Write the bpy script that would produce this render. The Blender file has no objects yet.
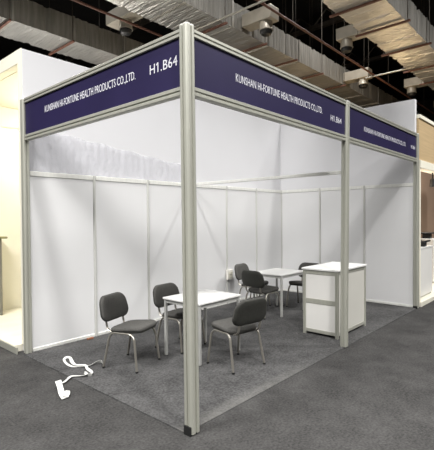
import bpy, bmesh, math, random
from mathutils import Vector, Matrix, Quaternion
random.seed(7)
R = math.radians
C = bpy.context.scene.collection
scene = bpy.context.scene

# ------------------------------------------------------------------ materials
def mat(name, col, rough=0.6, metal=0.0, noise=None, bump=None, spec=0.5, alpha=None, coat=0.0):
    m = bpy.data.materials.new(name); m.use_nodes = True
    nt = m.node_tree; b = nt.nodes['Principled BSDF']
    b.inputs['Roughness'].default_value = rough
    b.inputs['Metallic'].default_value = metal
    b.inputs['Specular IOR Level'].default_value = spec
    b.inputs['Base Color'].default_value = (*col, 1)
    if coat: b.inputs['Coat Weight'].default_value = coat
    tc = nt.nodes.new('ShaderNodeTexCoord')
    if noise:                                   # (scale, amount, stretch)
        sc, amt, st = noise
        mp = nt.nodes.new('ShaderNodeMapping'); mp.inputs['Scale'].default_value = st
        nt.links.new(tc.outputs['Object'], mp.inputs['Vector'])
        n = nt.nodes.new('ShaderNodeTexNoise'); n.inputs['Scale'].default_value = sc; n.inputs['Detail'].default_value = 5
        nt.links.new(mp.outputs['Vector'], n.inputs['Vector'])
        r = nt.nodes.new('ShaderNodeValToRGB')
        r.color_ramp.elements[0].position = 0.3; r.color_ramp.elements[1].position = 0.7
        r.color_ramp.elements[0].color = (*[max(0, c*(1-amt)) for c in col], 1)
        r.color_ramp.elements[1].color = (*[min(1, c*(1+amt)) for c in col], 1)
        nt.links.new(n.outputs['Fac'], r.inputs['Fac'])
        nt.links.new(r.outputs['Color'], b.inputs['Base Color'])
    if bump:                                    # (scale, strength, distance, stretch)
        sc, stg, dist, st = bump
        mp2 = nt.nodes.new('ShaderNodeMapping'); mp2.inputs['Scale'].default_value = st
        nt.links.new(tc.outputs['Object'], mp2.inputs['Vector'])
        n2 = nt.nodes.new('ShaderNodeTexNoise'); n2.inputs['Scale'].default_value = sc; n2.inputs['Detail'].default_value = 4
        nt.links.new(mp2.outputs['Vector'], n2.inputs['Vector'])
        bp = nt.nodes.new('ShaderNodeBump'); bp.inputs['Strength'].default_value = stg; bp.inputs['Distance'].default_value = dist
        nt.links.new(n2.outputs['Fac'], bp.inputs['Height']); nt.links.new(bp.outputs['Normal'], b.inputs['Normal'])
    if alpha is not None: b.inputs['Alpha'].default_value = alpha
    return m
def emis(name, col, s):
    m = bpy.data.materials.new(name); m.use_nodes = True
    b = m.node_tree.nodes['Principled BSDF']
    b.inputs['Base Color'].default_value = (*col, 1)
    b.inputs['Emission Color'].default_value = (*col, 1); b.inputs['Emission Strength'].default_value = s
    return m

U = (1, 1, 1)
M = dict(
 alu=mat('aluminium', (.42, .42, .365), .42, .35, (3, .06, (8, 8, .3)), spec=.4),
 alu_light=mat('light_aluminium', (.74, .74, .70), .42, .12, (3, .05, (8, 8, .3)), spec=.4),
 panel_alu=mat('panel_aluminium', (.56, .56, .53), .42, .2, (3, .05, (8, 8, .3)), spec=.4),
 panel=mat('white_laminate', (.68, .68, .68), .42, 0, (1.3, .02, U), (2.2, .10, .01, U), spec=.3),
 tallwall=mat('white_paint', (.66, .66, .675), .7, 0, (.8, .02, U), (1.5, .12, .02, U), spec=.2),
 film=mat('plastic_film', (.72, .72, .765), .16, 0, (6, .05, (1, 1, .3)), (16, .8, .03, (1, 1, .4)), spec=.8, alpha=.40),
 navy=mat('navy_vinyl', (.0190, .0150, .053), .5, 0, (2, .08, U), spec=.22),
 letter=mat('white_vinyl', (.66, .66, .70), .5, 0, (4, .02, U)),
 aisle=mat('aisle_carpet', (.068, .067, .066), .95, 0, None, (320, .55, .006, U), spec=.1),
 carpet=mat('booth_carpet', (.098, .098, .099), .95, 0, None, (320, .5, .006, U), spec=.1),
 black=mat('black_plastic', (.012, .012, .012), .5, 0, (20, .1, U)),
 fabric=mat('charcoal_fabric', (.075, .073, .068), .9, 0, (90, .25, U), (260, .4, .003, U), spec=.2),
 shell=mat('dark_shell', (.030, .030, .026), .6, 0, (40, .15, U), (120, .2, .002, U), spec=.3),
 steel=mat('grey_steel', (.36, .34, .30), .32, .7, (5, .06, U)),
 tabletop=mat('white_tabletop', (.72, .72, .70), .3, 0, (5, .05, (1.2, 9, 1)), spec=.5),
 tableleg=mat('silver_leg', (.50, .50, .48), .38, .35, (5, .05, U)),
 counter=mat('counter_panel', (.70, .69, .66), .45, 0, (2, .02, U), spec=.3),
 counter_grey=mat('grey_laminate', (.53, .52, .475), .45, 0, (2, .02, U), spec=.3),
 tape=mat('white_tape', (.64, .64, .61), .5, 0, (25, .04, U), (60, .2, .002, U)),
 cream=mat('cream_paint', (.80, .77, .65), .6, 0, (1.5, .03, U), spec=.3),
 creamfloor=mat('cream_floor', (.76, .73, .62), .28, 0, (1.5, .09, (1, 3, 1)), spec=.5),
 wood=mat('pale_wood', (.50, .37, .21), .55, 0, (2.5, .10, (.5, 1, 14)), spec=.3),
 brownwall=mat('brown_wall', (.36, .25, .18), .7, 0, (1.2, .05, U)),
 olive=mat('olive_board', (.23, .22, .10), .5, 0, (3, .1, U)),
 greyboard=mat('grey_board', (.17, .165, .14), .6, 0, (3, .08, U)),
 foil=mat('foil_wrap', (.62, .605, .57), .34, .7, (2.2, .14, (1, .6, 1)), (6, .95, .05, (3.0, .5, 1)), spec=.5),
 duct_side=mat('dull_duct_side', (.25, .238, .212), .62, .15, (4, .22, (3, 1, .25)), (9, .9, .05, (2.2, 1, .12)), spec=.3),
 duct_strap=mat('foil_tape', (.42, .40, .36), .42, .55, (4, .1, U)),
 rust=mat('rust_primer', (.14, .062, .042), .6, .1, (6, .2, U)),
 galv=mat('galvanised', (.40, .38, .33), .45, .5, (6, .12, U)),
 outlet=mat('outlet_metal', (.45, .41, .34), .45, .3, (5, .1, U)),
 rod=mat('rod_steel', (.10, .085, .07), .5, .5, (9, .1, U)),
 hall=mat('hall_dark', (.010, .009, .008), .9, 0, (.5, .3, U)),
 hallwall=mat('hall_wall', (.05, .047, .043), .9, 0, (.3, .15, U)),
 brown=mat('brown_scrap', (.22, .09, .045), .7, 0, (30, .2, U)),
 socket=mat('socket_plastic', (.72, .70, .64), .4, 0, (10, .03, U)),
 lamp=emis('lamp_strip', (1, .93, .76), 6.0),
)
def carpet_mottle(m, dark, light, sc):
    nt = m.node_tree; b = nt.nodes['Principled BSDF']
    tc = nt.nodes.new('ShaderNodeTexCoord')
    n1 = nt.nodes.new('ShaderNodeTexNoise'); n1.inputs['Scale'].default_value = sc; n1.inputs['Detail'].default_value = 9; n1.inputs['Roughness'].default_value = .75
    n2 = nt.nodes.new('ShaderNodeTexNoise'); n2.inputs['Scale'].default_value = 48; n2.inputs['Detail'].default_value = 2
    for n in (n1, n2): nt.links.new(tc.outputs['Object'], n.inputs['Vector'])
    mx = nt.nodes.new('ShaderNodeMath'); mx.operation = 'MULTIPLY_ADD'; mx.inputs[1].default_value = .55
    md = nt.nodes.new('ShaderNodeMath'); md.operation = 'MULTIPLY'; md.inputs[1].default_value = .45
    nt.links.new(n2.outputs['Fac'], md.inputs[0])
    nt.links.new(n1.outputs['Fac'], mx.inputs[0]); nt.links.new(md.outputs[0], mx.inputs[2])
    r = nt.nodes.new('ShaderNodeValToRGB')
    r.color_ramp.elements[0].position = .36; r.color_ramp.elements[1].position = .64
    r.color_ramp.elements[0].color = (*dark, 1); r.color_ramp.elements[1].color = (*light, 1)
    nt.links.new(mx.outputs[0], r.inputs['Fac']); nt.links.new(r.outputs['Color'], b.inputs['Base Color'])
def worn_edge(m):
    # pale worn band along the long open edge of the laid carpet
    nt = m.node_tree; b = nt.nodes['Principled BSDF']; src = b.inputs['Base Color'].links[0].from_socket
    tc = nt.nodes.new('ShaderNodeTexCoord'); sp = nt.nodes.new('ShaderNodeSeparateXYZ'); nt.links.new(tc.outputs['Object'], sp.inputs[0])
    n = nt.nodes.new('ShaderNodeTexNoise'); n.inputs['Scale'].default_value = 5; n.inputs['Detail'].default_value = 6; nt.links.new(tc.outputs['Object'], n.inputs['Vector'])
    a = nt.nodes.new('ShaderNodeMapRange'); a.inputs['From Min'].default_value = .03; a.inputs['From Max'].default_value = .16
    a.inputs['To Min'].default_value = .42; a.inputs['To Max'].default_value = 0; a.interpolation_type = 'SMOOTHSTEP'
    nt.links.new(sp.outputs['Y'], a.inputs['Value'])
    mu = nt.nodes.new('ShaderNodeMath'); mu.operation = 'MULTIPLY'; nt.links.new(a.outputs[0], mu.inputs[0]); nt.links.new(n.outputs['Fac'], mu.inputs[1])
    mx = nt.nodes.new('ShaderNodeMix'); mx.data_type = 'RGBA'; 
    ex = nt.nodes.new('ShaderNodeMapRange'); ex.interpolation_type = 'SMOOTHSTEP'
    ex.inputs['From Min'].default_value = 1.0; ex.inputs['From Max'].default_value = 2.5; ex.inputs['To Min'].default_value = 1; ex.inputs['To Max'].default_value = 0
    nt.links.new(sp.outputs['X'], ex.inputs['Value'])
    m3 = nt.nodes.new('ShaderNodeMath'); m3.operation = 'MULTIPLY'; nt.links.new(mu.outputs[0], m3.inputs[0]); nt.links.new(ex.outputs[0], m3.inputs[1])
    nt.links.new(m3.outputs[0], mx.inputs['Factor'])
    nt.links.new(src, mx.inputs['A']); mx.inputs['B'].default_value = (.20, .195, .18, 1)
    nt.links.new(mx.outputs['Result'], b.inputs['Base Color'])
carpet_mottle(M['aisle'], (.024, .0235, .023), (.069, .0675, .066), 2.2)
carpet_mottle(M['carpet'], (.032, .0317, .0317), (.100, .099, .0985), 2.0)

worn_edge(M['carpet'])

# ------------------------------------------------------------------ mesh helpers
class MB:
    def __init__(s): s.bm = bmesh.new()
    def box(s, x0, x1, y0, y1, z0, z1, bev=0.0, seg=1):
        r = bmesh.ops.create_cube(s.bm, size=1)
        vs = r['verts']
        for v in vs:
            v.co = Vector(((x0+x1)/2 + v.co.x*(x1-x0), (y0+y1)/2 + v.co.y*(y1-y0), (z0+z1)/2 + v.co.z*(z1-z0)))
        if bev:
            es = list({e for v in vs for e in v.link_edges})
            bmesh.ops.bevel(s.bm, geom=es, offset=bev, segments=seg, profile=.5, affect='EDGES')
        return s
    def prism(s, poly, z0, z1, M4=None):
        lo = [s.bm.verts.new((x, y, z0)) for x, y in poly]; hi = [s.bm.verts.new((x, y, z1)) for x, y in poly]
        n = len(poly)
        for i in range(n): s.bm.faces.new((lo[i], lo[(i+1) % n], hi[(i+1) % n], hi[i]))
        s.bm.faces.new(lo[::-1]); s.bm.faces.new(hi)
        if M4: bmesh.ops.transform(s.bm, matrix=M4, verts=lo+hi)
        return s
    def tube(s, pts, r, seg=10, squash=1.0, caps=True):
        pts = [Vector(p) for p in pts]; rings = []; up = None
        for i, p in enumerate(pts):
            t = (pts[min(i+1, len(pts)-1)] - pts[max(i-1, 0)]).normalized()
            if up is None:
                up = Vector((0, 1, 0)) if abs(t.y) < .9 else Vector((1, 0, 0))
            a = t.cross(up).normalized(); up = a.cross(t).normalized()
            rr = r[i] if isinstance(r, (list, tuple)) else r
            rings.append([s.bm.verts.new(p + (a*math.cos(2*math.pi*k/seg) + up*squash*math.sin(2*math.pi*k/seg))*rr) for k in range(seg)])
        for A, B in zip(rings, rings[1:]):
            for k in range(seg): s.bm.faces.new((A[k], A[(k+1) % seg], B[(k+1) % seg], B[k]))
        if caps:
            s.bm.faces.new(rings[0][::-1]); s.bm.faces.new(rings[-1])
        return s
    def lathe(s, prof, cx=0, cy=0, seg=24):
        rings = [[s.bm.verts.new((cx + r*math.cos(2*math.pi*k/seg), cy + r*math.sin(2*math.pi*k/seg), z)) for k in range(seg)] for r, z in prof]
        for A, B in zip(rings, rings[1:]):
            for k in range(seg): s.bm.faces.new((A[k], A[(k+1) % seg], B[(k+1) % seg], B[k]))
        s.bm.faces.new(rings[0][::-1]); s.bm.faces.new(rings[-1])
        return s
    def build(s, name, m, parent=None, smooth=None):
        bmesh.ops.recalc_face_normals(s.bm, faces=s.bm.faces)
        me = bpy.data.meshes.new(name); s.bm.to_mesh(me); s.bm.free()
        me.materials.append(M[m] if isinstance(m, str) else m)
        o = bpy.data.objects.new(name, me); C.objects.link(o)
        if smooth:
            for p in me.polygons: p.use_smooth = True
            me.set_sharp_from_angle(angle=R(smooth))
        if parent: o.parent = parent
        return o

def thing(name, label, cat, loc=(0, 0, 0), rotz=0, group=None):
    o = bpy.data.objects.new(name, None); C.objects.link(o)
    o.empty_display_size = .1
    o.location = loc; o.rotation_euler = (0, 0, rotz)
    o['label'] = label; o['category'] = cat
    if group: o['group'] = group
    return o
def tag(o, label, cat, group=None):
    o['label'] = label; o['category'] = cat
    if group: o['group'] = group
    return o
def struct(o): o['kind'] = 'structure'; return o
def dup(root, loc, rotz, label):
    r = root.copy(); C.objects.link(r); r.location = loc; r.rotation_euler = (0, 0, rotz); r['label'] = label
    for ch in list(root.children):
        c = ch.copy(); C.objects.link(c); c.parent = r
        for g in list(ch.children):
            d = g.copy(); C.objects.link(d); d.parent = c
    return r

# ------------------------------------------------------------------ the setting: hall
struct(MB().box(-14, 30, -16, 26, -.1, 0).build('floor', 'aisle'))
struct(MB().box(-14, 30, -16, 26, 10.0, 10.2).build('ceiling', 'hall'))
struct(MB().box(30, 30.2, -16, 26, 0, 10).build('wall_right', 'hallwall'))
struct(MB().box(-14.2, -14, -16, 26, 0, 10).build('wall_left', 'hallwall'))
struct(MB().box(-14, 30, 26, 26.2, 0, 10).build('wall_back', 'hallwall'))
struct(MB().box(-14, 30, -16.2, -16, 0, 10).build('wall_front', 'hallwall'))

# carpet of the stand
tag(MB().box(-.07, 6.02, -.02, 3.0, .0005, .008, .003).build('booth_carpet', 'carpet'),
    'lighter grey carpet laid inside the empty exhibition stand', 'carpet')

# ------------------------------------------------------------------ stand frame
HT, FB, HR = 3.298, 2.757, 2.355
def post_profile(h):
    # square aluminium extrusion with cut corners and a groove in each side
    q = []
    for k in range(4):
        a = k*math.pi/2
        loc = [(h, -h*.62), (h, -h*.2), (h*.78, -h*.15), (h*.78, h*.15), (h, h*.2), (h, h*.62), (h*.86, h*.86)]
        q += [(x*math.cos(a) - y*math.sin(a), x*math.sin(a) + y*math.cos(a)) for x, y in loc]
    return q
def upright(name, label, loc, h, top, lean=(0, 0), foot=None):
    t = thing(name, label, 'post', (loc[0], loc[1], 0), 0, 'main aluminium posts of the stand')
    mb = MB(); mb.prism(post_profile(h), .012, top)
    if lean != (0, 0):
        for v in mb.bm.verts:
            v.co.x += lean[0]*(1 - v.co.z/top); v.co.y += lean[1]*(1 - v.co.z/top)
    mb.build('post_body', 'alu', t)
    MB().prism([(x*.93, y*.93) for x, y in post_profile(h)], top, top+.012).build('end_cap', 'alu_light', t)
    f = MB(); f.box(lean[0]-h*.75, lean[0]+h*.75, lean[1]-h*.75, lean[1]+h*.75, .0, .012, .002)
    if foot: f.box(*foot)
    f.build('foot', 'black', t)['label'] = 'black foot'
    return t
upright('corner_post', 'aluminium post at the front corner with a black foot, nearest the camera', (0, 0), .05, 3.31, (-.022, -.045),
        foot=(-.083, -.070, -.085, -.01, .0, .075))
upright('stand_post', 'aluminium post standing right in front of the white counter', (2.96, 0), .045, 3.285, (-.065, 0))
upright('stand_post', 'aluminium post at the far right end, beside the wood-fronted stand', (6.0, 0), .045, 3.285,
        foot=(-.056, -.046, -.04, .04, 0, .05))
upright('stand_post', 'aluminium post at the left end of the stand, beside the bright cream stand', (-.005, 3.0), .043, 3.285)

def text_mesh(s, x0, x1, cap, zc, y):
    cu = bpy.data.curves.new('txt', 'FONT'); cu.body = s; cu.size = 1; cu.extrude = 0.0; cu.resolution_u = 3
    cu.space_character = 1.04; cu.offset = 0.0
    o = bpy.data.objects.new('txt', cu); C.objects.link(o)
    dg = bpy.context.evaluated_depsgraph_get()
    me = bpy.data.meshes.new_from_object(o.evaluated_get(dg))
    bpy.data.objects.remove(o); bpy.data.curves.remove(cu)
    bm = bmesh.new(); bm.from_mesh(me); bpy.data.meshes.remove(me)
    bmesh.ops.remove_doubles(bm, verts=bm.verts, dist=1e-5)
    xs = [v.co.x for v in bm.verts]; a, b = min(xs), max(xs)
    capH = .70
    for v in bm.verts:
        v.co = Vector((x0 + (v.co.x-a)/(b-a)*(x1-x0), y, zc + (v.co.y/capH - .5)*cap))
    if s.startswith('H1'):                       # give the figure 1 its flag, as in the photographed lettering
        seen = set(); isl = []
        for v in bm.verts:
            if v in seen: continue
            st = [v]; seen.add(v); grp = []
            while st:
                u = st.pop(); grp.append(u)
                for e in u.link_edges:
                    o2 = e.other_vert(u)
                    if o2 not in seen: seen.add(o2); st.append(o2)
            isl.append(grp)
        isl.sort(key=lambda g: sum(v.co.x for v in g)/len(g))
        one = isl[1]; xl = min(v.co.x for v in one); xr = max(v.co.x for v in one); zt = zc + cap/2
        if xr - xl < .3*cap:
            q = [(xl, zt), (xl, zt-.17*cap), (xl-.20*cap, zt-.31*cap), (xl-.20*cap, zt-.18*cap)]
            bm.faces.new([bm.verts.new((a2, y, b2)) for a2, b2 in q])
        else: print('one width', (xr-xl)/cap)
    r = bmesh.ops.extrude_face_region(bm, geom=list(bm.faces))
    for v in [g for g in r['geom'] if isinstance(g, bmesh.types.BMVert)]: v.co.y -= .0015
    mb = MB(); mb.bm.free(); mb.bm = bm
    return mb
NAME = 'KUNSHAN HI-FORTUNE HEALTH PRODUCTS CO.,LTD.'
def rail(mb, x0, x1, z0, z1, d):       # grooved fascia rail: two lips and a recessed web
    h = z1 - z0
    mb.box(x0, x1, -d, d, z0, z0+h*.38, .003); mb.box(x0, x1, -d*.72, d*.72, z0+h*.38, z0+h*.56); mb.box(x0, x1, -d, d, z0+h*.56, z1, .003)
def fascia(label, loc, rotz, x0, x1, t0, t1, n0, n1, tz, nz, cap=.078, ncap=.088):
    t = thing('fascia_board', label, 'sign', loc, rotz, 'navy name boards over the open sides')
    a = MB(); rail(a, x0, x1, 3.235, HT, .03); a.build('top_rail', 'alu', t)
    a = MB(); rail(a, x0, x1, FB, FB+.072, .03); a.build('bottom_rail', 'alu', t)
    MB().box(x0, x1, -.012, .012, FB+.071, 3.236).build('sign_panel', 'navy', t)
    text_mesh(NAME, t0, t1, cap, tz, -.0125).build('company_lettering', 'letter', t)
    text_mesh('H1.B64', n0, n1, ncap, nz, -.0125).build('stand_number', 'letter', t)
    return t
fascia('navy name board with white lettering on the short left side of the stand', (0, 3, 0), R(-90), .05, 2.952, .577, 2.335, 2.545, 2.90, 3.068, 3.062, .078, .084)
fascia('navy name board with white lettering between corner post and middle post', (0, 0, 0), 0, .048, 2.94, .615, 2.275, 2.50, 2.80, 3.045, 3.0, .074, .074)
tb = fascia('navy name board with white lettering at the far right, above the right wall end', (3, 0, 0), 0, .03, 2.958, .54, 2.36, 2.65, 2.88, 3.015, 3.015, .068, .066)

MB().box(2.425, 2.433, -.0135, -.011, FB+.072, 3.235).build('panel_joint', 'black', tb)

# cross beam from the middle post to the back partition
t = thing('cross_beam', 'slim aluminium beam running from the middle post to the back partition', 'beam', (2.98, 0, 0))
MB().box(-.018, .018, .046, 2.96, HR-.025, HR+.022, .004).build('beam_body', 'alu_light', t)
MB().box(-.021, .021, .046, .06, HR-.032, HR+.03).box(-.021, .021, 2.945, 2.96, HR-.032, HR+.03).build('end_bracket', 'alu', t)

# ------------------------------------------------------------------ partition panels
def slim_profile(h):
    return [(h*math.cos(R(22.5+45*k))/math.cos(R(22.5)), h*math.sin(R(22.5+45*k))/math.cos(R(22.5))) for k in range(8)]
def partition(label, loc, rotz, end_post=True, w=1.0, xs=None):
    t = thing('partition_panel', label, 'wall panel', loc, rotz, 'white partition panels around the stand')
    x0 = xs or .024; x1 = w-.024
    mb = MB(); bm = mb.bm                       # infill sheet with very slight waviness and real thickness
    nx, nz = 10, 20; ph = random.uniform(0, 6)
    def sheet(y):
        return [[bm.verts.new((x0+(x1-x0)*i/nx, y + .0022*math.sin(2.1*i/nx*3+ph)*math.sin(math.pi*j/nz), .05+(HR-.075)*j/nz)) for j in range(nz+1)] for i in range(nx+1)]
    A, B = sheet(-.003), sheet(.003)
    for i in range(nx):
        for j in range(nz):
            bm.faces.new((A[i][j], A[i+1][j], A[i+1][j+1], A[i][j+1])); bm.faces.new((B[i][j], B[i][j+1], B[i+1][j+1], B[i+1][j]))
    for i in range(nx):
        for j in (0, nz): bm.faces.new((A[i][j], A[i+1][j], B[i+1][j], B[i][j]))
    for j in range(nz):
        for i in (0, nx): bm.faces.new((A[i][j], A[i][j+1], B[i][j+1], B[i][j]))
    mb.build('infill_sheet', 'panel', t, 40)
    MB().box(x0, x1, -.014, .014, HR-.042, HR+.022, .004).build('top_rail', 'alu_light', t)
    MB().box(x0, x1, -.014, .014, .008, .052, .004).build('bottom_rail', 'alu_light', t)
    if end_post: MB().prism([(w+x, y) for x, y in slim_profile(.021)], .008, HR+.024).build('panel_post', 'panel_alu', t)
    return t
bl = ['white partition panel next to the left end post, leftmost of the back wall',
      'white back wall panel behind the leftmost grey chair',
      'white back wall panel behind the chair at the back of the near table',
      'white back wall panel seen just right of the front corner post',
      'white back wall panel directly right of the small power socket',
      'white back wall panel adjoining the inner back corner']
for i, l in enumerate(bl): partition(l, (i, 3.0, 0), 0, True, xs=.05 if i == 0 else None)
rl = ['white side wall panel right of the inner back corner',
      'white side wall panel behind the counter and the middle post',
      'white side wall panel next to the far right post']
for i, l in enumerate(rl): partition(l, (6.0, 3.0-i, 0), R(-90), i < 2, w=1.0 if i < 2 else .975)

# tall backs of the neighbouring stands
tag(MB().box(.0, 6.05, 3.055, 3.16, 0, 3.965, .004).build('backing_wall', 'tallwall'),
    'tall plain white wall rising behind the left back partition', 'wall', 'tall white backs of neighbouring stands')
tag(MB().box(6.055, 6.15, .04, 6.0, 0, 3.97, .004).build('backing_wall', 'tallwall'),
    'tall plain white wall rising above the far right name board', 'wall', 'tall white backs of neighbouring stands')

# crinkled film on the left tall wall
mb = MB(); bm = mb.bm; nx, nz = 170, 26; rnd = random.Random(3)
ph = [(rnd.uniform(14, 70), rnd.uniform(0, 6), rnd.uniform(-2.5, 2.5), rnd.uniform(.4, 1)) for _ in range(9)]
g = []
for i in range(nx+1):
    col = []
    for j in range(nz+1):
        x = .06 + 2.86*i/nx; z = 2.378 + (.60-.0017*i+.012*math.sin(i*.21))*j/nz
        d = sum(a*math.sin(f*x + p + s*z*4) for f, p, s, a in ph)/9
        col.append(bm.verts.new((x, 3.042 - .016*d - .004*rnd.random(), z)))
    g.append(col)
for i in range(nx):
    for j in range(nz): bm.faces.new((g[i][j], g[i+1][j], g[i+1][j+1], g[i][j+1]))
tag(mb.build('plastic_film', 'film', None, 60), 'crinkled translucent plastic film hanging above the left back panels', 'film')

# ------------------------------------------------------------------ chairs
def rr_poly(w, h, r, n=6, bow=0.0):
    p = []
    for cx, cy, a0 in ((w/2-r, h/2-r, 0), (-w/2+r, h/2-r, 90), (-w/2+r, -h/2+r, 180), (w/2-r, -h/2+r, 270)):
        for k in range(n+1):
            a = R(a0 + 90*k/n); p.append((cx + r*math.cos(a), cy + r*math.sin(a)))
    return p
def pad(mb, poly, layers, f):
    """stack of scaled outlines; f(u,v,t) -> point"""
    rings = [[mb.bm.verts.new(f(u*s, v*s, t)) for u, v in poly] for s, t in layers]
    n = len(poly)
    for A, B in zip(rings, rings[1:]):
        for k in range(n): mb.bm.faces.new((A[k], A[(k+1) % n], B[(k+1) % n], B[k]))
    for ring, flip in ((rings[0], True), (rings[-1], False)):
        c = sum((v.co for v in ring), Vector())/n; cv = mb.bm.verts.new(c)
        for k in range(n): mb.bm.faces.new((ring[k], ring[(k+1) % n], cv))
    return mb
def arc(p0, p1, p2, n=6):
    p0, p1, p2 = map(Vector, (p0, p1, p2))
    return [p0*(1-t)**2 + p1*2*t*(1-t) + p2*t*t for t in [k/n for k in range(n+1)]]
def make_chair(label):
    t = thing('visitor_chair', label, 'chair', group='grey visitor chairs in the stand')
    # seat cushion: faces local +x
    sp = rr_poly(.43, .46, .10, 7)
    fs = lambda u, v, h: (u+.03, v, .425 + h + .02*(u/.21) - (.018*max(0, (u-.12)/.1)**2))
    pad(MB(), sp, [(.93, .012), (.985, .02), (1, .034), (.985, .05), (.93, .060), (.80, .064), (.5, .062)], fs).build('seat', 'fabric', t, 60)
    pad(MB(), sp, [(.90, -.006), (.955, .0), (.975, .010), (.955, .019)], fs).build('seat_shell', 'shell', t, 60)
    # backrest
    bpoly = rr_poly(.50, .305, .11, 8)
    tilt = R(13)
    def fb(u, v, h):
        cz = .672; cx = -.285
        zz = v*math.cos(tilt); xx = -v*math.sin(tilt) + .30*u*u - .10*v*v
        wid = u*(1 - .16*(v/.33))
        return (cx + xx + h, wid, cz + zz)
    back = pad(MB(), bpoly, [(.94, .004), (.985, .008), (1, .018), (.98, .030), (.9, .038), (.6, .041)], fb).build('backrest', 'fabric', t, 60)
    pad(MB(), bpoly, [(.55, -.022), (.88, -.020), (.975, -.012), (1.0, -.001), (.985, .009)], fb).build('back_shell', 'shell', t, 60)
    # two bent-tube side frames
    for s in (-1, 1):
        y1 = .245*s; y0 = .215*s
        pts = [Vector((-.235, y1, .012))] + arc((-.17, y0+.012*s, .33), (-.155, y0, .425), (-.07, y0, .418), 7) + \
              arc((.08, y0, .418), (.165, y0, .425), (.185, y0+.012*s, .33), 7) + [Vector((.225, y1, .012))]
        MB().tube(pts, .0125, 10, 1.25).build('leg_frame', 'steel', t, 50)
        MB().lathe([(.016, 0), (.017, .004), (.016, .02)], -.235, y1, 10).build('foot_cap', 'black', t)
        MB().lathe([(.016, 0), (.017, .004), (.016, .02)], .225, y1, 10).build('foot_cap', 'black', t)
        bk = [Vector((-.06, .165*s, .412)), Vector((-.15, .165*s, .412))] + arc((-.15, .165*s, .412), (-.225, .165*s, .412), (-.24, .165*s, .47), 6)[1:] + [Vector((-.255, .165*s, .55)), Vector((-.272, .165*s, .60))]
        MB().tube(bk, .010, 8, 1.7).build('back_bracket', 'steel', t, 50)
    MB().tube([(-.09, -.215, .416), (-.09, .215, .416)], .010, 8).tube([(.09, -.215, .416), (.09, .215, .416)], .010, 8).build('cross_tube', 'steel', t, 50)
    return t
chairs = [
 ('grey chair standing apart from the tables, leftmost of all the chairs', (.635, 1.63), -71),
 ('grey chair behind the near table, partly hidden by the front corner post', (1.49, 1.69), -84),
 ('grey chair seen from behind, just right of the front corner post', (1.44, .69), 81),
 ('grey chair at the left side of the far table, its back towards us', (3.68, 1.90), -5),
 ('grey chair beside the wall socket, half hidden by another chair back', (4.12, 2.42), -82),
 ('grey chair at the far table, partly hidden by the white counter', (4.77, 1.70), 182),
]
c0 = None
for l, (x, y), a in chairs:
    if c0 is None:
        c0 = make_chair(l); c0.location = (x, y, .008); c0.rotation_euler = (0, 0, R(a))
    else: dup(c0, (x, y, .008), R(a), l)

# ------------------------------------------------------------------ tables
def make_table(label, loc, w, d):
    t = thing('meeting_table', label, 'table', loc, 0, 'white meeting tables')
    MB().box(0, w, 0, d, .718, .742, .004, 2).build('table_top', 'tabletop', t)
    MB().box(.045, w-.045, .02, .035, .675, .718).box(.045, w-.045, d-.035, d-.02, .675, .718).box(.02, .035, .045, d-.045, .675, .718).box(w-.035, w-.02, .045, d-.045, .675, .718).build('apron', 'tableleg', t)
    for x in (.008, w-.048):
        for y in (.008, d-.048):
            l = MB().box(x+.003, x+.037, y+.003, y+.037, .006, .7185, .004).build('leg', 'tableleg', t)
            MB().box(x+.006, x+.034, y+.006, y+.034, 0, .006).build('glide', 'black', l)
    return t
make_table('white square table behind the front corner post with two chairs', (1.075, .93, .008), .78, .65)
make_table('white square table further back with three chairs around it', (3.70, 1.50, .008), .80, .65)

# ------------------------------------------------------------------ counter
t = thing('lockable_counter', 'white and aluminium counter standing behind the middle post', 'counter', (3.13, .2, .008))
L, D, Hc = 1.0, .565, .985
for x in (0, L-.05):
    for y in (0, D-.05): MB().prism([(x+.025+px, y+.025+py) for px, py in post_profile(.025)], 0, Hc-.028).build('corner_upright', 'alu', t)
for z0, z1 in ((0.035, .085), (.465, .535), (Hc-.088, Hc-.03)): MB().box(.006, .030, .05, D-.05, z0, z1, .003).build('end_rail', 'alu', t)
for y0, y1 in ((.006, .03), (D-.03, D-.006)):
    for z0, z1 in ((.035, .085), (Hc-.075, Hc-.03)): MB().box(.05, L-.05, y0, y1, z0, z1, .003).build('side_rail', 'alu', t)
for z0, z1 in ((.035, .085), (Hc-.075, Hc-.03)): MB().box(L-.03, L-.006, .05, D-.05, z0, z1, .003).build('end_rail', 'alu', t)
MB().box(.014, .020, .05, D-.05, .535, Hc-.088).build('infill_sheet', 'counter', t)
MB().box(.014, .020, .05, D-.05, .085, .465).build('infill_sheet', 'counter', t)
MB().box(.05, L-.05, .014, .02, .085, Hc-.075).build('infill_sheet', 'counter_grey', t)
MB().box(.05, L-.05, D-.02, D-.014, .085, Hc-.075).build('infill_sheet', 'counter', t)
MB().box(L-.02, L-.014, .05, D-.05, .085, Hc-.075).build('infill_sheet', 'counter', t)
MB().box(-.012, L+.012, -.012, D+.012, Hc-.028, Hc, .005, 2).build('counter_top', 'tabletop', t)

# ------------------------------------------------------------------ small things
t = thing('power_socket', 'small off-white power socket box low on the back wall', 'socket', (4.03, 2.985, .5))
MB().box(-.085, .075, -.055, -.006, .0, .2, .008, 2).build('socket_box', 'socket', t)
MB().box(-.06, .05, -.060, -.055, .04, .16, .002).build('socket_plate', 'cream', t)
MB().box(-.03, -.02, -.061, -.059, .09, .11).box(.0, .01, -.061, -.059, .09, .11).build('socket_slot', 'black', t)
tag(MB().box(.80, .90, 2.90, 2.935, .008, .035, .008, 2).build('floor_scrap', 'brown'),
    'small reddish brown scrap at the foot of the back wall', 'scrap')

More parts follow.
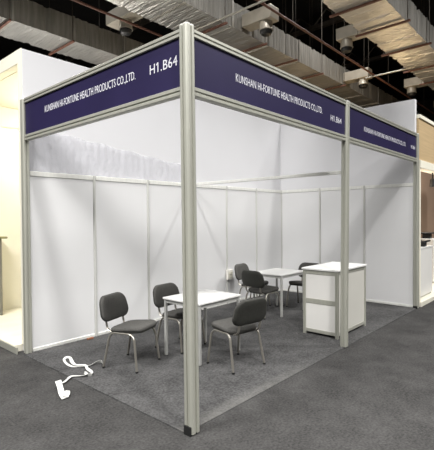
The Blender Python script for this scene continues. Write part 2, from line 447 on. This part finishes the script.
# white tape left on the floor
def ribbon(mb, pts, w, tw, z=.0, th=.003):
    """flat band along pts [(x,y,h)], tw = twist angle per point"""
    P = [Vector(p) for p in pts]
    Q = []                                       # Catmull-Rom
    for i in range(len(P)-1):
        p0, p1, p2, p3 = P[max(i-1, 0)], P[i], P[i+1], P[min(i+2, len(P)-1)]
        for k in range(6):
            s = k/6
            q = .5*((2*p1) + (p2-p0)*s + (2*p0-5*p1+4*p2-p3)*s*s + (3*p1-p0-3*p2+p3)*s**3)
            Q.append((q, tw[i]*(1-s) + tw[i+1]*s, (w[i]*(1-s)+w[i+1]*s)))
    Q.append((P[-1], tw[-1], w[-1]))
    rows = []
    for i, (q, a, ww) in enumerate(Q):
        t = (Q[min(i+1, len(Q)-1)][0] - Q[max(i-1, 0)][0]).normalized()
        side = Vector((-t.y, t.x, 0)).normalized(); nrm = side.cross(t).normalized()
        if nrm.z < 0: nrm = -nrm
        d = side*math.cos(a) + Vector((0, 0, 1))*math.sin(a); n = nrm*math.cos(a) - side*math.sin(a)
        c = q.copy(); c.z = z + max(q.z, abs(math.sin(a))*ww/2) + th/2 + .001
        rows.append([mb.bm.verts.new(c + d*ww/2 + n*th/2), mb.bm.verts.new(c - d*ww/2 + n*th/2), mb.bm.verts.new(c - d*ww/2 - n*th/2), mb.bm.verts.new(c + d*ww/2 - n*th/2)])
    for A, B in zip(rows, rows[1:]):
        for k in range(4): mb.bm.faces.new((A[k], A[(k+1) % 4], B[(k+1) % 4], B[k]))
    mb.bm.faces.new(rows[0][::-1]); mb.bm.faces.new(rows[-1])
mb = MB()
p = [(.372, 1.86, .01), (.40, 1.925, .02), (.345, 1.955, .02), (.24, 1.945, .01), (.12, 2.06, .0), (.105, 2.20, .004), (.15, 2.36, .008), (.215, 2.42, .01), (.23, 2.36, .012), (.175, 2.22, .016), (.135, 2.07, .02), (.20, 1.965, .02),
     (.17, 1.86, .012), (.155, 1.76, .010), (.115, 1.665, .010), (.065, 1.675, .016), (.075, 1.755, .02), (.05, 1.68, .024), (.0, 1.72, .014), (-.06, 1.80, .006), (-.14, 1.745, .01), (-.205, 1.70, .01), (-.25, 1.72, .008)]
tw = [1.2, 1.3, .9, .5, .1, .0, .2, .5, .4, .2, .1, .1, .4, .9, 1.2, 1.2, .9, .5, .2, .1, .2, .1, 0]
w = [.030]*len(p); w[4] = .045; w[9] = .04; w[19] = .05
ribbon(mb, p, w, tw, .007)
body = None
t = thing('tape_strip', 'tangled white tape lying on the floor left of the leftmost chair', 'tape', (0, 0, 0))
mb.build('tape_band', 'tape', t, 50)
mb = MB()
ribbon(mb, [(-.235, 1.765, .02), (-.30, 1.60, .016), (-.36, 1.45, .012), (-.385, 1.335, .008)], [.062, .055, .058, .07], [.15, .1, .12, .1], .001, .006)
ribbon(mb, [(-.385, 1.34, .02), (-.33, 1.40, .022), (-.29, 1.465, .012)], [.06, .055, .04], [.2, .3, .2], .003, .004)
mb.build('folded_end', 'tape', t, 50)['label'] = 'wide folded end of the tape'

# ------------------------------------------------------------------ left neighbour: bright cream stand
tag(MB().box(-.11, 3.49, 3.165, 5.515, 0, .095, .003).build('stand_platform', 'creamfloor'),
    'raised glossy cream floor of the bright stand at the left edge', 'platform')
tag(MB().box(-.128, -.111, 3.06, 5.515, 0, .088, .003).build('platform_edging', 'alu'),
    'dull metal edging along the raised floor at the lower left', 'edging')
t = thing('stand_header', 'cream header beam over the opening of the bright stand at upper left', 'header', (0, 0, 0))
MB().box(-.012, .11, 3.165, 6.5, 3.792, 3.975, .004).build('header_beam', 'cream', t)
MB().box(-.012, -.001, 3.058, 3.165, .095, 3.97).build('end_trim', 'cream', t)
tag(MB().box(-.12, 3.6, 5.52, 5.62, 0, 3.79).build('stand_wall', 'cream'), 'smooth cream inner wall of the bright stand at the left edge', 'wall', 'inner walls of the neighbouring stands')
tag(MB().box(.112, 3.498, 3.165, 5.515, 3.79, 3.86).build('stand_ceiling', 'cream'), 'cream ceiling of the bright stand at the left edge', 'ceiling panel')
tag(MB().box(3.5, 3.58, 3.165, 5.515, 0, 3.79).build('stand_wall', 'cream'), 'cream rear wall deep inside the bright stand at the left edge', 'wall', 'inner walls of the neighbouring stands')
for k, (y0, l) in enumerate(((5.455, 'warm light strip along the inner wall of the bright left stand'),)):
    t = thing('light_strip', l, 'lamp', (.66, y0, 3.30))
    MB().box(-.6, 1.4, -.06, .06, .05, .093, .004).build('housing', 'alu_light', t)
    MB().box(-.58, 1.38, -.045, .045, .035, .05).build('tube', 'lamp', t)
t = thing('display_pedestal', 'dark grey pedestal with olive top at the left edge', 'pedestal', (.28, 5.28, .095))
MB().box(-.24, .215, -.18, .2, 0, 1.32, .01).build('pedestal_body', 'greyboard', t)
MB().box(-.3, .30, -.22, .22, 1.32, 1.355, .012, 2).build('pedestal_top', 'olive', t)

# ------------------------------------------------------------------ right neighbour: wood-fronted stand
tag(MB().box(6.16, 13, -.05, 1.295, 0, .09, .004).build('stand_platform', 'creamfloor'), 'low cream platform of the wood-fronted stand at the right edge', 'platform')
t = thing('stand_header', 'pale wood header with cream edges above the stand at the right edge', 'header', (6.155, 0, 0))
MB().box(0, 4.5, 0, .12, 2.82, 3.62).build('wood_face', 'wood', t)
MB().box(0, 4.5, -.025, .14, 3.62, 3.69, .004).build('top_edge', 'cream', t)
MB().box(0, 4.5, -.035, .16, 2.67, 2.82, .004).build('bottom_edge', 'cream', t)
tag(MB().box(6.157, 6.22, -.02, .1, .09, 2.67, .004).build('stand_pillar', 'cream'), 'narrow cream pillar beside the far right post, carrying the wood header', 'pillar')
tag(MB().box(6.157, 13, 1.3, 1.4, 0, 3.6).build('stand_wall', 'brownwall'), 'dim brown inner wall of the wood-fronted stand at the right edge', 'wall', 'inner walls of the neighbouring stands')
t = thing('display_pedestal', 'white pedestal beside the far right post, black device on it', 'pedestal', (6.50, .08, .09))
MB().box(0, .90, 0, .4, .03, .99, .006).build('pedestal_body', 'counter', t)
MB().box(.02, .88, .02, .38, 0, .03).build('plinth', 'alu', t)
MB().box(-.008, .908, -.008, .408, .99, 1.02, .004).build('pedestal_top', 'tabletop', t)
t = thing('display_device', 'black device on the white pedestal beside the far right post', 'device', (7.02, .19, 1.11))
MB().box(-.08, .08, -.08, .08, 0, .10, .01).build('device_base', 'black', t)
MB().box(-.22, .30, -.10, .12, .09, .125, .008).build('device_top', 'black', t)
t = thing('display_pedestal', 'second white display pedestal cut off by the right edge of the photo', 'pedestal', (8.75, .4, .09))
MB().box(0, .5, 0, .5, .03, 1.09, .006).build('pedestal_body', 'counter', t)
MB().box(.02, .48, .02, .48, 0, .03).build('plinth', 'alu', t)
t = thing('display_device', 'black device on the pedestal cut off by the right edge', 'device', (9.0, .62, 1.18))
MB().box(-.09, .09, -.09, .09, 0, .12, .01).build('device_base', 'black', t)
MB().box(-.2, .22, -.15, .15, .12, .15, .008).build('device_top', 'black', t)
t = thing('spot_lamp', 'small black spot lamp under the wood header at the right edge', 'lamp', (7.40, .08, 2.45))
MB().lathe([(.012, .1), (.012, .22)], 0, 0, 10).build('stem', 'black', t)
MB().lathe([(.05, -.08), (.06, -.07), (.05, .08), (.02, .1)], 0, 0, 16).build('lamp_head', 'black', t, 40)

# ------------------------------------------------------------------ overhead: ducts, pipes, outlets
def duct(label, y0, y1, x0, x1, z0=6.0, z1=6.57):
    t = thing('air_duct', label, 'duct', (0, 0, 0), 0, 'foil wrapped air ducts')
    mb = MB(); bm = mb.bm; rnd = random.Random(int(y0*10)); n = int((x1-x0)/.055)
    cs = [(y0, z0), ((2*y0+y1)/3, z0), ((y0+2*y1)/3, z0), (y1, z0), (y1, (z0+z1)/2), (y1, z1), ((y0+y1)/2, z1), (y0, z1), (y0, (z0+z1)/2)]
    out = [(-1, -1), (0, -1), (0, -1), (1, -1), (1, 0), (1, 1), (0, 1), (-1, 1), (-1, 0)]
    rows = []
    for i in range(n+1):
        x = x0 + (x1-x0)*i/n; row = []
        pl = rnd.uniform(-.008, .008); dip = -.02 if (i % 26) in (0, 1) else 0
        for (y, z), (oy, oz) in zip(cs, out):
            j = pl + rnd.uniform(-.003, .003) + dip
            row.append(bm.verts.new((x + rnd.uniform(-.004, .004), y + oy*j, z + oz*(j*.8))))
        rows.append(row)
    m = len(cs)
    for A, B in zip(rows, rows[1:]):
        for k in range(m): bm.faces.new((A[k], A[(k+1) % m], B[(k+1) % m], B[k]))
    bm.faces.new(rows[0][::-1]); bm.faces.new(rows[-1])
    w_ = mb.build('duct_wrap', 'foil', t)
    w_.data.materials.append(M['duct_side'])
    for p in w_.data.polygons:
        if p.normal.z > -.6: p.material_index = 1  # sides and top get a darker, duller tone than the underside
    x = x0+.7
    while x < x1:
        MB().box(x, x+.05, y0-.018, y1+.018, z0-.018, z1+.018).build('tape_seam', 'duct_strap', t); x += 1.43
    return t
ducts = [('foil wrapped air duct at upper left, passing above the cream header', 6.80, 7.78, -5, 14),
         ('foil wrapped air duct overhead in the middle, passing above the front corner post', 3.53, 4.62, -3, 20),
         ('foil wrapped air duct at upper right, lit golden underneath', .57, 1.54, -2, 24)]
for l, a, b, c, d in ducts: duct(l, a, b, c, d)
def hanger(label, x, y0, y1, m, group):
    t = thing('duct_hanger', label, 'hanger', (x, 0, 0), 0, group)
    MB().box(-.022, .022, y0-.12, y1+.12, 5.925, 5.965).build('strut', m, t)
    for y in (y0-.07, y1+.07): MB().tube([(0, y, 5.93), (0, y, 10)], .007, 6).build('hanger_rod', 'rod', t)
nth = ['nearest', 'second nearest', 'third', 'fourth', 'fifth', 'sixth', 'seventh']
for nm, (y0, y1), xs, m in (('upper left', (6.80, 7.78), (1.35, 2.8, 4.25), 'rust'), ('middle', (3.53, 4.62), (4.55, 6.03, 7.44, 8.9, 10.4), 'rust'),
                         ('upper right', (.57, 1.54), (5.82, 7.12, 8.73, 10.45, 12.0), 'rust')):
    for k, x in enumerate(xs):
        hanger('rust brown strut under the %s duct, %s from the near end' % (nm, nth[k]), x, y0, y1, m, 'struts under the ducts')
def conduit(label, x, y0, y1, z, yr):
    t = thing('conduit', label, 'conduit', (x, 0, 0), 0, 'pale conduits under the ducts')
    MB().tube([(0, y0, z), (0, y1, z)], .022, 8).build('conduit_tube', 'galv', t, 50)
    MB().tube([(0, yr, z), (0, yr, 10)], .006, 6).build('hanger_rod', 'rod', t)
    return t
conduit('pale conduit under the middle duct, right of the corner post top', 4.22, 1.9, 4.3, 5.875, 2.0)
conduit('pale conduit crossing beneath the upper right duct, far along it', 9.97, 1.2, 2.6, 5.875, 2.5)
def pipe(label, y, x0, x1, z, step):
    t = thing('sprinkler_pipe', label, 'pipe', (0, y, 0), 0, 'rust brown overhead pipes')
    MB().tube([(x0, 0, z), (x1, 0, z)], .026, 10).build('pipe_run', 'rust', t, 50)
    x = x0 + .6
    while x < x1:
        MB().tube([(x, 0, z), (x, 0, 10)], .006, 6).build('hanger_rod', 'rod', t); x += step
pipe('long rust brown pipe at upper left, left of the corner post', 4.93, -1, 14, 5.93, 1.9)
pipe('long rust brown pipe crossing the dark gap at upper right', 2.36, 3, 20, 5.93, 1.9)
def outlet(label, x, yd, yc, ye):
    t = thing('air_outlet', label, 'air outlet', (x, yc, 0), 0, 'branch outlets on the ducts')
    a, b = sorted((yd + (.046 if ye > yd else -.04)-yc, ye-yc))
    MB().box(-.17, .17, a, b, 6.08, 6.36, .012, 2).build('branch_box', 'outlet', t)
    n = MB().lathe([(.10, 5.895), (.150, 5.885), (.155, 5.90), (.142, 5.92), (.142, 6.08)], 0, 0, 28).build('nozzle', 'outlet', t, 40)
    MB().lathe([(.05, 5.785), (.105, 5.80), (.132, 5.84), (.138, 5.884), (.12, 5.892)], 0, 0, 28).build('jet_opening', 'black', n, 40)
outlet('round nozzle on a branch box above the left name board', 3.2, 4.60, 5.19, 5.70)
outlet('round nozzle on a branch box above the long name board', 5.34, 3.55, 2.95, 2.72)
outlet('round nozzle beside the upper right duct, crossed by the rust brown pipe', 7.48, 1.52, 2.05, 2.25)
outlet('round nozzle just above and left of the right tall white wall', 10.6, 3.55, 2.92, 2.7)
outlet('round nozzle directly above the end of the right tall white wall', 12.6, 1.52, 2.08, 2.28)
outlet('farthest round nozzle, small, right of the right tall white wall', 16.2, 1.52, 2.08, 2.28)
for x, l in ((3, 'dark roof truss high above the corner post'), (8, 'dark roof truss high above the middle of the stand'), (13, 'dark roof truss high up behind the stand'), (18, 'dark roof truss far away at the back of the hall')):
    t = thing('roof_truss', l, 'truss', (x, 0, 0), 0, 'dark roof trusses')
    MB().box(-.08, .08, -16, 26, 9.3, 9.46).build('lower_chord', 'rod', t)
    b = MB(); y = -12
    while y < 25:
        b.tube([(0, y, 9.4), (0, y+.6, 9.98)], .03, 6).tube([(0, y+.6, 9.98), (0, y+1.2, 9.4)], .03, 6); y += 1.2
    b.build('web_bar', 'rod', t)

# ------------------------------------------------------------------ light
def area(name, loc, target, size, power, col=(1, 1, 1), spread=180):
    d = bpy.data.lights.new(name, 'AREA'); d.energy = power; d.size = size; d.color = col; d.shape = 'DISK'; d.spread = R(spread)
    o = bpy.data.objects.new(name, d); C.objects.link(o); o.location = loc
    o.rotation_euler = (Vector(target)-Vector(loc)).to_track_quat('-Z', 'Y').to_euler()
    return o
def point(name, loc, power, col, r=.1):
    d = bpy.data.lights.new(name, 'POINT'); d.energy = power; d.color = col; d.shadow_soft_size = r
    o = bpy.data.objects.new(name, d); C.objects.link(o); o.location = loc
WH = (1.0, .985, .965)
for x, y, size, power in ((-1.2, -4.5, .8, 1400), (3.2, -5.5, 3.5, 500), (7.25, -5.0, .7, 1300), (9.8, -5.2, .9, 900), (-6.5, -3.0, 2.5, 1700),  # lamps placed from their cast shadows, mixed with added fill lamps
                          (-6.5, -10, 1.5, 1300), (2.8, 1.0, .9, 600), (8.5, 2.6, .9, 500), (2.5, 9.5, .9, 500), (2, -10, 1.5, 1200), (-5.0, 1.8, 2.5, 2400)):  # last entry: large fill added to brighten the right side wall
    area('hall_and_fill_lamp', (x, y, 9.2), (x + (1.5 if x < -4.9 else 0), y + (1.2 if y < -2 else 0), 0), size, power, WH, 128)
point('stand_and_fill_lamp', (1.2, 4.6, 3.1), 165, (1, .92, .72), .15)
point('stand_and_fill_lamp', (.5, 3.8, 3.0), 75, (1, .92, .72), .15)
point('stand_and_fill_lamp', (3.8, 7.2, 4.2), 220, (1, .95, .88), .2)  # added fill, brightens the underside of the upper left duct
point("stand_and_fill_lamp", (1.6, 7.4, 4.0), 700, (1, .97, .92), .2)  # strong fill added below the upper left duct, no lamp of a stand
point('stand_and_fill_lamp', (8.3, 3.6, 3.9), 200, (1, .76, .46), .2)
point('stand_and_fill_lamp', (10.2, 1.9, 4.2), 190, (1, .74, .42), .2)
point('stand_and_fill_lamp', (7.0, .5, 2.3), 60, (1, .84, .64), .1)
point('stand_and_fill_lamp', (9.3, .7, 2.3), 90, (1, .84, .64), .1)
point('stand_and_fill_lamp', (3.4, 4.4, 3.8), 170, (1, .95, .86), .2)  # fill added to lift the underside of the middle duct
w = bpy.data.worlds.new('world'); scene.world = w; w.use_nodes = True
w.node_tree.nodes['Background'].inputs[0].default_value = (.5, .5, .52, 1); w.node_tree.nodes['Background'].inputs[1].default_value = .2

# ------------------------------------------------------------------ camera
cam = bpy.data.cameras.new('camera'); co = bpy.data.objects.new('camera', cam); C.objects.link(co)
yaw, pitch, roll, f = 0.72935595, -0.01906307, -0.0077767, 418.2443
fw = Vector((math.cos(pitch)*math.cos(yaw), math.cos(pitch)*math.sin(yaw), math.sin(pitch)))
rt = Vector((math.sin(yaw), -math.cos(yaw), 0)); up = rt.cross(fw)
r2 = rt*math.cos(roll) + up*math.sin(roll); u2 = -rt*math.sin(roll) + up*math.cos(roll)
co.matrix_world = Matrix(((r2.x, u2.x, -fw.x, -2.4003051), (r2.y, u2.y, -fw.y, -2.4601207), (r2.z, u2.z, -fw.z, 1.7593686), (0, 0, 0, 1)))
cam.sensor_fit = 'HORIZONTAL'; cam.sensor_width = 36; cam.lens = 36*f/434; cam.clip_start = .05
scene.camera = co
vs = scene.view_settings
vs.view_transform = 'Standard'; vs.look = 'None'; vs.gamma = 1; vs.use_curve_mapping = False; vs.exposure = -1.55
